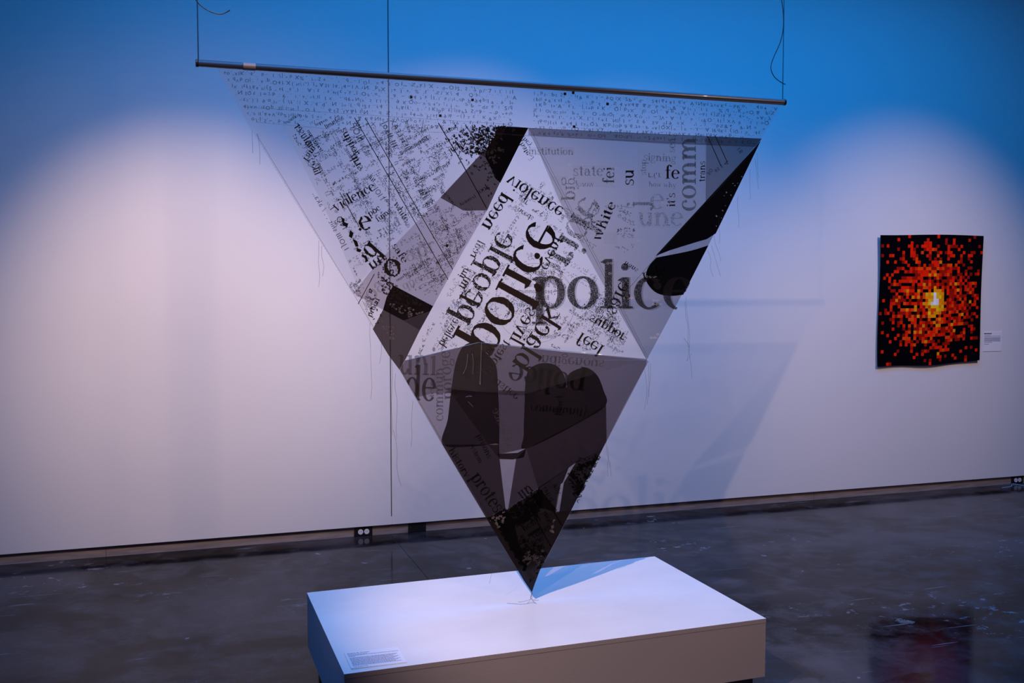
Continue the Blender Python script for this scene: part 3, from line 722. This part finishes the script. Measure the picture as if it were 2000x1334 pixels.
# left panel
word('violence', (656, 414), (734, 370), False, I_black, FRONT, lp, .04, 1.1)
word('suppor', (664, 254), (693, 306), False, I_black, FRONT, lp, .06, 1.1)
word('dris', (693, 300), (709, 328), True, I_black, FRONT, lp, .06, 1.1)
word('serene', (673, 291), (684, 312), False, I_black, FRONT, lp, .06, 1.2)
word('Tam', (590, 313), (610, 284), True, I_black, FRONT, lp, .04)
word('infuser', (603, 290), (573, 247), True, I_black, FRONT, lp, .08, 1.3)
word('transform', (626, 298), (598, 256), True, I_black, FRONT, lp, .08, .9)
word('like', (615, 343), (605, 317), True, I_black, FRONT, lp, .05)
word('crime', (628, 340), (618, 318), True, I_black, FRONT, lp, .05)
word('shit', (714, 344), (729, 357), False, I_black, FRONT, lp, .05)
word('poc', (722, 424), (744, 409), False, I_black, FRONT, lp, .04)
word('fuing', (738, 434), (766, 413), False, I_black, FRONT, lp, .04)
word('white', (768, 399), (791, 434), False, I_black, FRONT, lp, .05)
word('safe', (764, 480), (787, 515), False, I_black, FRONT, lp, .05, .8)
word('nu', (754, 506), (727, 528), True, I_black, FRONT, lp, .05)
word('d', (706, 488), (722, 470), True, I_black, FRONT, lp, .04, 1.2)
word('e', (704, 451), (728, 445), False, I_black, FRONT, lp, .05)
word('rigid', (742, 462), (784, 438), False, I_dots, FRONT, lp, .05)
word('o', (757, 545), (788, 532), False, I_black, FRONT, lp, .04)
word('attempt', (850, 337), (880, 320), False, I_black, FRONT, lp, .09)
word('mission', (847, 353), (868, 341), False, I_black, FRONT, lp, .09)
word('uncomfortable', (783, 303), (841, 271), False, I_black, FRONT, lp, .10)
word('insurance', (793, 277), (838, 254), False, I_dots, FRONT, lp, .1)
word('thinking', (789, 323), (811, 311), False, I_black, FRONT, lp, .1)
word('intuition', (558, 243), (586, 226), False, I_black, FRONT, lp, .1)
word('happen', (616, 247), (640, 236), False, I_black, FRONT, lp, .1)
word('limitless', (636, 252), (672, 233), False, I_black, FRONT, lp, .1)
word('hate', (694, 236), (701, 258), False, I_black, FRONT, lp, .08)
word('broken', (790, 237), (798, 260), False, I_black, FRONT, lp, .1, 1.2)
word('stand', (870, 262), (893, 249), False, I_black, FRONT, lp, .1)
word('justice', (880, 300), (916, 280), False, I_black, FRONT, lp, .1, 1.3)
word('proud', (725, 620), (742, 585), False, I_black, FRONT, lp, .08)
word('sorry', (858, 365), (866, 384), False, I_black, FRONT, lp, .1)
word('young', (868, 378), (887, 404), False, I_black, FRONT, lp, .1, .7)
word('important', (775, 550), (802, 533), False, I_black, FRONT, dm, .1)
word('values', (805, 532), (825, 520), False, I_black, FRONT, dm, .1)
word('historical', (900, 402), (930, 385), False, I_black, FRONT, lp, .1)
word('look', (935, 380), (958, 366), False, I_black, FRONT, lp, .08)
word('apr', (796, 512), (856, 490), False, I_ghost, BACK, dm)
word('queers', (790, 566), (852, 538), False, I_ghost, BACK, dm)
word('JC', (826, 585), (890, 556), False, I_ghost, BACK, dm)
word('oa', (726, 590), (757, 560), False, I_ghost, BACK, dm)
word('n', (690, 575), (706, 560), False, I_ghost, BACK, dm)
# the big broken dark strokes at the left edge of the voile
m = MB()
for pts in ([(666, 424), (673, 428), (672, 434), (680, 437), (677, 444), (669, 440)], [(683, 449), (690, 455), (687, 466), (681, 462)], [(688, 466), (697, 471), (700, 481), (694, 482)], [(696, 484), (706, 488), (703, 493), (696, 491)], [(707, 496), (716, 501), (719, 510), (713, 513), (713, 505), (706, 501)]):
    m.poly([P(x, y, FRONT) for x, y in pts])
m.build('printed_stroke', I_black, lp)
sword('1 JOIII shit . . / aka..', (674, 492), (609, 378), True, I_thin, FRONT, lp, 1.0)
sword('NO *1.', (670, 450), (640, 404), True, I_thin, FRONT, lp)
sword('1 IOI', (744, 394), (728, 370), True, I_thin, FRONT, lp, 1.2)
sword('NOP', (699, 279), (682, 243), True, I_thin, FRONT, lp, 1.1)
sword('IILIN', (714, 306), (702, 284), True, I_thin, FRONT, lp, 1.3)
sword('III stLFAX', (794, 296), (760, 234), True, I_thin, FRONT, lp)
sword('4 S + Isl', (790, 352), (776, 302), True, I_thin, FRONT, lp)
sword('44 Yav II', (822, 384), (800, 335), True, I_thin, FRONT, lp)
sword('IIIS # P', (836, 414), (818, 372), True, I_thin, FRONT, lp)
sword('III Ilaol', (766, 290), (744, 240), True, I_thin, FRONT, lp)
# lower panel words
word('police', (1146, 734), (996, 710), False, I_shadow, -.0020, low, ysc=1.05)
word('de', (790, 781), (851, 783), False, I_soft, -.0020, low, ysc=1.5)
word('uni', (778, 731), (852, 733), False, I_soft2, -.0020, low, ysc=1.5)
word('commun', (865, 822), (865, 718), False, I_soft2, -.0020, low)
word('poroge', (884, 780), (878, 684), False, I_soft2, -.0021, low)
word('favor', (928, 703), (960, 674), True, I_shadow, -.0021, low)
word('belong', (847, 775), (847, 738), False, I_soft2, -.0020, low, .03)
word('indigenous', (1050, 693), (1180, 703), True, I_soft2, -.0020, low)
word('protest', (917, 932), (972, 1012), False, I_shadow, -.0021, low, ysc=1.2)
word('history', (874, 880), (908, 934), False, I_shadow, -.0021, low, ysc=1.0)
word('uli', (1032, 945), (1009, 962), False, I_shadow, -.0022, low, ysc=1.2)
word('black', (1096, 812), (1100, 768), False, I_shadow, -.0022, low)
word('community', (1036, 790), (1150, 800), True, I_shadow, -.0022, low)
word('violence', (990, 874), (960, 800), True, I_ghost2, -.0022, low)
word('justice', (966, 735), (1014, 772), True, I_shadow, -.0022, low, .06)
word('our', (842, 838), (850, 836), False, I_soft2, -.0021, low)
word('prisons', (930, 850), (952, 896), False, I_shadow, -.0021, low)
word('system', (915, 868), (935, 905), False, I_shadow, -.0021, low)
word('sister', (1130, 958), (1150, 1000), True, I_shadow, -.0022, low, .08, 1.3)
word('honor', (1112, 930), (1136, 912), False, I_shadow, -.0022, low, .08)
word('pale', (1256, 545), (1300, 535), False, I_shadow, -.0016, gp)

# ---- header writing: rows of scattered signs, printed backwards, one part per row
chars = "......,.,''``:;..4+1IloOt/-*%6)(kKfS_.,IlAVXdpb96&NPQ7=~tj|.."
def header_row(x0, x1, ya, yb, seed, h=11.5):
    r_ = random.Random(seed); m = MB(); x = x0
    while x < x1:
        ch = r_.choice(chars); v, f, wd = sans_char(ch); i = len(m.v)
        y = ya+(yb-ya)*(x-x0)/(x1-x0)+r_.uniform(-1, 1); s = h*r_.choice((.75, .9, 1, 1.05)); fl = r_.random() < .75
        sl = (yb-ya)/(x1-x0)
        m.v += [tuple(P(x+a_*s, y+sl*a_*s+(b_*s if fl else -b_*s)*.9-(s*.7 if fl else 0), FRONT)) for a_, b_ in v]
        m.f += [tuple(i+k for k in q) for q in f]
        x += wd*s+r_.choice((.5, 1, 1.5, 5))*r_.uniform(.5, 1.5)
    tag(m.build('printed_row', I_thin, hdr), kind='stuff')
for k in range(8):
    x0 = 437+k*7.6; header_row(x0, 1003, 146+k*13.4, 184+k*10.5, 40+k)
    header_row(1042, 1515-k*6.6, 186+k*11, 217+k*9.4, 60+k, 11)
m = MB()
for x, y in ((803, 190), (923, 195), (860, 226), (1104, 183), (1120, 181), (1187, 203), (1122, 247), (703, 448), (873, 480)):
    a0 = 0 if y < 300 else .5
    m.poly([P(x+math.cos(a0+t)*3.6, y+math.sin(a0+t)*3.6, FRONT*1.3) for t in (.785, 2.356, 3.927, 5.498)])
m.build('printed_square', I_black, hdr)

# ---- ruled lines
def rule(pts, wpx, mat, parent, name='printed_line', lay=FRONT):
    m = MB()
    for (x0, y0), (x1, y1) in zip(pts, pts[1:]):
        d = Vector((x1-x0, y1-y0)).normalized(); n_ = Vector((-d.y, d.x))*wpx/2
        m.poly([P(x0-n_.x, y0-n_.y, lay), P(x1-n_.x, y1-n_.y, lay), P(x1+n_.x, y1+n_.y, lay), P(x0+n_.x, y0+n_.y, lay)])
    return m.build(name, mat, parent)
rule([(692, 230), (800, 416), (875, 546)], 1.5, I_black, lp); rule([(713, 231), (824, 424), (884, 526)], 1.5, I_black, lp)
rule([(856, 240), (892, 300), (951, 407)], 1.9, I_black, lp); rule([(909, 243), (930, 276), (947, 306)], 1.6, I_black, lp)
rule([(663, 376), (701, 443)], 1.4, I_black, lp); rule([(731, 535), (699, 594)], 1.4, I_black, dm)
rule([(1381, 266), (1407, 325)], 1.5, I_black, gp); rule([(1396, 266), (1419, 317)], 1.5, I_black, gp)
rule([(860, 425), (888, 468), (896, 492)], 1.6, I_ghost, dm); rule([(922, 405), (924, 445)], 1.3, I_ghost, dm)
rule([(1137, 895), (1157, 905)], 1.6, I_shadow, low); rule([(1055, 955), (1096, 1026)], 2.2, I_shadow, low, lay=-.0025); rule([(1034, 992), (1074, 1066)], 2.2, I_shadow, low, lay=-.0025)

# ---- dotted words (nobody could count the dots)
def edge_gap(q): return min(side(q, e)/math.hypot(e[1][0]-e[0][0], e[1][1]-e[0][1]) for e in EDGES)
def inside(x, y, poly):
    c = False; j = len(poly)-1
    for i in range(len(poly)):
        xi, yi = poly[i]; xj, yj = poly[j]
        if (yi > y) != (yj > y) and x < (xj-xi)*(y-yi)/(yj-yi)+xi: c = not c
        j = i
    return c
def dotted(poly, nwords, angs, mat, parent, seed, size=(.75, 1.15), h=12, lay=FRONT, letters=(3, 7), perletter=4):
    r_ = random.Random(seed); m = MB(); xs_ = [p[0] for p in poly]; ys_ = [p[1] for p in poly]; k = 0; tries = 0
    while k < nwords and tries < nwords*30:
        tries += 1; x, y = r_.uniform(min(xs_), max(xs_)), r_.uniform(min(ys_), max(ys_))
        if not inside(x, y, poly): continue
        k += 1; a_ = R(r_.choice(angs)); ca, sa = math.cos(a_), math.sin(a_); hh = h*r_.uniform(.7, 1.3)
        for L in range(r_.randint(*letters)):
            v_, f_, wd_ = sans_char(r_.choice('aceimnorstuvdhlp'))      # each letter a scatter of dots on a coarse grid
            cells = sorted({(round(a/.16), round(b_/.16)) for a, b_ in v_})
            for (gu, gv) in cells:
                if r_.random() > perletter*.16: continue
                u = L*hh*.62+gu*.16*hh; v = -gv*.16*hh
                px, py = x+ca*u-sa*v, y+sa*u+ca*v
                if not inside(px, py, poly) or edge_gap((px, py)) < 1.5: continue
                s = r_.uniform(*size)/2*1.25; c1, s1 = ca*s, sa*s
                m.poly([P(px+c1-s1, py+s1+c1, lay), P(px-c1-s1, py-s1+c1, lay), P(px-c1+s1, py-s1-c1, lay), P(px+c1+s1, py+s1-c1, lay)])
    tag(m.build('printed_dots', mat, parent), kind='stuff')
L_poly = [(560, 250), (900, 248), (860, 380), (735, 512), (690, 540), (640, 400)]
dotted(L_poly, 130, (60, 60, -30, 150), I_black, lp, 1)
dotted([(700, 240), (860, 245), (880, 500), (800, 420)], 70, (60, -30), I_black, lp, 2)
dotted([(735, 515), (860, 400), (950, 412), (900, 490), (846, 590)], 70, (60, -30), I_black, dm, 3)
C_poly = [(1030, 280), (1110, 440), (1255, 697), (940, 668), (800, 700), (910, 490)]
dotted(C_poly, 120, (-60, 30, -60), I_black, cp, 4)
dotted([(1100, 560), (1170, 560), (1240, 690), (1100, 680)], 40, (30, -60), I_black, cp, 5)
dotted([(1060, 400), (1240, 400), (1240, 500), (1130, 480)], 16, (0, 30), I_black, gp, 6)
dotted([(650, 540), (690, 520), (735, 600), (720, 620)], 14, (60, -30), I_black, lp, 9)
dotted([(1100, 900), (1175, 885), (1120, 990)], 26, (60, -30), I_shadow, low, 7, size=(1.5, 2.6), lay=-.0026)
def mottle(poly, nblk, size, mat, parent, seed, ang=60, lay=FRONT, bias=None):
    r_ = random.Random(seed); m = MB(); xs_ = [p[0] for p in poly]; ys_ = [p[1] for p in poly]; k = 0
    ca, sa = math.cos(R(ang)), math.sin(R(ang))
    while k < nblk:
        x, y = r_.uniform(min(xs_), max(xs_)), r_.uniform(min(ys_), max(ys_))
        if not inside(x, y, poly) or edge_gap((x, y)) < size*3.4 or (bias and r_.random() > bias(x, y)): continue
        k += 1
        for _ in range(r_.randint(2, 7)):
            a_, b_ = r_.uniform(.4, 1)*size, r_.uniform(.3, .7)*size
            ox, oy = x+r_.uniform(-size, size)*1.3, y+r_.uniform(-size, size)*1.3
            m.poly([P(ox+ca*u-sa*v, oy+sa*u+ca*v, lay) for u, v in ((a_, b_), (-a_, b_), (-a_, -b_), (a_, -b_))])
    tag(m.build('printed_mottle', mat, parent), kind='stuff')
mottle([(868, 246), (960, 246), (990, 246), (960, 300), (905, 300)], 330, 1.6, I_black, lp, 1, 60, FRONT, lambda x, y: min(1, max(.04, ((x-868)+(y-246)*.3)/95)**1.6))
mottle([(745, 540), (830, 595), (790, 600), (745, 585)], 90, 1.4, I_black, lp, 2)
mottle([(728, 500), (775, 500), (775, 560), (740, 560)], 70, 1.2, I_black, lp, 3)
mottle([(755, 590), (830, 610), (800, 625)], 30, 1.2, I_pale, lp, 4, lay=-.0015)
mottle([(735, 620), (770, 640), (770, 680)], 26, 1.0, I_pale, lp, 5, lay=-.0015)
mottle([(722, 560), (748, 610), (728, 650), (700, 590)], 16, 1.3, I_black, lp, 6)
mottle([(860, 270), (945, 270), (975, 345), (955, 400), (905, 330)], 60, 1.5, I_black, lp, 12)
grey_mottle = ink('brown_mottle_print', (.055, .045, .047), .75)
mottle([(955, 1016), (990, 996), (1010, 1060), (1035, 1110), (1045, 1140), (1039, 1155), (1020, 1130)], 260, 2.6, I_shadow, low, 7, -30, -.0026)
mottle([(990, 1000), (1052, 955), (1060, 975), (1045, 1010), (1000, 1030)], 200, 2.6, I_shadow, low, 8, -30, -.0027)
mottle([(1000, 1040), (1070, 1070), (1050, 1120), (1030, 1110)], 90, 2.2, I_shadow, low, 18, -30, -.0027)
mottle([(1100, 905), (1170, 882), (1130, 960), (1110, 950)], 50, .9, I_shadow, low, 28, -30, -.0027)
mottle([(1012, 1085), (1066, 1066), (1046, 1118)], 22, 2.2, grey_mottle, low, 38, -30, -.0028)
for t, p0, p1 in (('rapid', (1058, 952), (1074, 980)), ('ally', (1078, 946), (1088, 966)), ('being', (1020, 1010), (1050, 992)), ('heard', (1022, 1036), (1056, 1014)), ('voices', (1040, 1052), (1076, 1030)),
                  ('stone', (1030, 1072), (1062, 1052)), ('rose', (1058, 1000), (1070, 1022)), ('wall', (1044, 1084), (1064, 1070))):
    word(t, p0, p1, False, I_shadow, -.0028, low, .1)
rule([(1030, 1046), (1054, 1030)], 5, I_shadow, low, lay=-.0028)
mottle([(950, 300), (980, 270), (985, 310), (970, 330)], 14, 2.0, grey_mottle, lp, 9, 60, -.0016)
mottle([(955, 1008), (985, 996), (985, 1025), (970, 1030)], 18, 1.8, I_pale, low, 10, -30, -.0027)
mottle([(1076, 1010), (1082, 1010), (1078, 1040), (1074, 1040)], 10, 1.4, I_pale, low, 11, 90, -.0027)
mottle([(1405, 380), (1450, 340), (1420, 440), (1380, 460)], 12, .8, I_white, gp, 13, 110, -.0018)
# small pale outline marks on the grey sheet
m = MB(); r_ = random.Random(5)
for _ in range(46):
    x, y = r_.uniform(1070, 1400), r_.uniform(320, 690)
    if not inside(x, y, [(1060, 320), (1370, 320), (1250, 500), (1330, 580), (1265, 690), (1170, 540)]): continue
    for u in range(r_.randint(1, 3)):
        ring_line(m, x+u*7, y, 2.2, .8, 8, FRONT)
        m.poly([P(x+u*7+2, y-.4, FRONT), P(x+u*7+5, y-.4, FRONT), P(x+u*7+5, y+.4, FRONT), P(x+u*7+2, y+.4, FRONT)])
tag(m.build('pale_marks', I_white, gp), kind='stuff')

# ---- stitching
def stitches(p0, p1, step, l, wpx, mat, parent, ang=0, lay=-.0014):
    m = MB(); d = Vector((p1[0]-p0[0], p1[1]-p0[1])); N = int(d.length/step); d.normalize()
    ca, sa = math.cos(R(ang)), math.sin(R(ang)); e = Vector((d.x*ca-d.y*sa, d.x*sa+d.y*ca))*l/2; n_ = Vector((-e.y, e.x)).normalized()*wpx/2
    for k in range(N):
        c = Vector(p0)+d*(k+.5)*step
        m.poly([P(*(c-e-n_), lay), P(*(c+e-n_), lay), P(*(c+e+n_), lay), P(*(c-e+n_), lay)])
    m.build('stitching', mat, parent)
stitches((500, 239), (660, 254), 3, 1.6, .8, I_stitch, hdr); stitches((660, 254), (1000, 262), 3, 1.6, .8, I_stitch, hdr)
stitches((1000, 263), (1480, 287), 2.6, 2.2, .9, I_stitch, hdr, 60)
stitches((480, 210), (1000, 243), 1.6, 1.7, .5, I_stitch, hdr)
stitches((1378, 268), (1378, 395), 3, 3, .9, I_stitch, gp, 60); stitches((1482, 278), (1378, 397), 3.2, 3, .9, I_stitch, gp, 80)
stitches((1375, 398), (1290, 492), 3.2, 3, .8, I_stitch, gp, 80)
stitches((495, 258), (690, 578), 6, 1.6, 1.2, I_wstitch, lp, 0); stitches((500, 262), (780, 722), 2, 2.1, .6, I_stitch, lp)
stitches((1037, 262), (1262, 700), 1.6, 1.7, .8, I_stitch, cp); stitches((1042, 262), (1266, 700), 1.6, 1.7, .6, I_stitch, cp)
stitches((1012, 290), (796, 700), 4, 2.4, 1.0, I_wstitch, cp)
stitches((786, 728), (950, 1010), 2, 2.1, .8, I_stitch, low); stitches((1222, 786), (1180, 868), 4, 2, 1.0, I_wstitch, low)
stitches((1290, 492), (1205, 590), 1.6, 1.7, .8, I_stitch, gp); stitches((1180, 870), (1062, 1098), 4, 2, .8, I_wstitch, low); stitches((955, 1018), (1124, 903), 5, 2, .8, I_wstitch, low)

# ---- loose threads at the seams
def thread(pts, r=.00042):
    m = MB(); m.tube(smooth_line([P(x, y, -.004+rnd.uniform(-.004, .002)) for x, y in pts], 5), r, 4); m.build('loose_thread', M_thread, tri, True)
def wander(x, y, L, dx=0, seed=0):
    r_ = random.Random(seed); out = [(x, y)]; n_ = max(3, int(L/22))
    for k in range(1, n_+1):
        out.append((x+dx*k/n_+r_.uniform(-2.2, 2.2), y+L*k/n_))
    return out
k = 0
for x, y, L, dx in ((764, 700, 150, 2), (772, 730, 130, 3), (768, 840, 110, 14), (722, 630, 150, 4), (806, 783, 90, -2), (492, 255, 45, 0), (503, 262, 60, 4), (622, 470, 90, 2), (628, 480, 60, 3),
                    (1472, 310, 60, 8), (1476, 300, 48, 2), (1463, 330, 60, -2), (1438, 385, 60, 2), (1404, 420, 56, -2), (1392, 460, 50, 14), (1381, 490, 50, 10), (1388, 480, 60, 18), (1338, 580, 100, 8), (1337, 590, 150, 14),
                    (1266, 705, 70, 0), (1270, 710, 80, -8), (1182, 860, 70, 10), (1184, 870, 60, 4), (956, 1050, 90, 2), (745, 650, 60, -3), (843, 690, 40, -6)):
    thread(wander(x, y, L, dx, k)); k += 1
thread([(1256, 715), (1262, 760), (1258, 800)]); thread([(1335, 660), (1346, 680), (1340, 705), (1350, 690)])
# threads reaching down to the plinth under the tip
def thread_on(pts):
    m = MB(); m.tube(smooth_line([Vector(p) for p in pts], 6), .0005, 4); m.build('loose_thread', M_thread, tri, True)
tip = P(1039, 1156, -.003)
t0 = at_z(1041, 1176, PT+.001)
for ends in (((1036, 1167), (1048, 1179)), ((1035, 1168), (1030, 1178)), ((1042, 1166), (1052, 1172)), ((1038, 1166), (1012, 1176))):
    q1 = tip.lerp(t0, .6)+Vector((rnd.uniform(-.01, .01), 0, 0)); e = at_z(*ends[1], PT+.001)
    thread_on([tip, q1, (q1+e)/2+Vector((0, 0, -.004)), e])
thread_on([at_z(990, 1178, PT+.001), at_z(1020, 1180, PT+.001), at_z(1040, 1177, PT+.002), at_z(1048, 1179, PT+.001)])

# ------------------------------------------------------------------ suspension wires
for x, y, label, loose in ((387.5, 118, 'taut black suspension wire at the left end of the rod', [(372, -40), (376, -20), (381, -3), (391, 10), (404, 19), (420, 26), (435, 27), (449, 20)]),
                           (1528.5, 196, 'taut black suspension wire at the right end of the rod with a drooping tail', [(1522, -30), (1527, 2), (1530, 30), (1529.5, 58), (1523, 85), (1511, 112), (1505.5, 132), (1511, 148), (1520, 157), (1528, 162), (1534, 165)])):
    p = at_y(x, y, YS)
    so = empty('suspension_wire', (p.x, YS, p.z), label, 'wire')
    m = MB(); m.tube([(p.x, YS, p.z+.002), (p.x, YS, 4.4)], .0022, 8); m.build('wire', M_wire, so, True)
    m = MB(); m.tube(smooth_line([at_y(a_, b_, YS-.012) for a_, b_ in loose], 6), .0019, 6); m.build('loose_end', M_wire, so, True)
    m = MB(); m.tube([(p.x, YS, p.z+.55), (p.x, YS, p.z+.57)], .004, 8); m.build('crimp', M_wire, so, True)
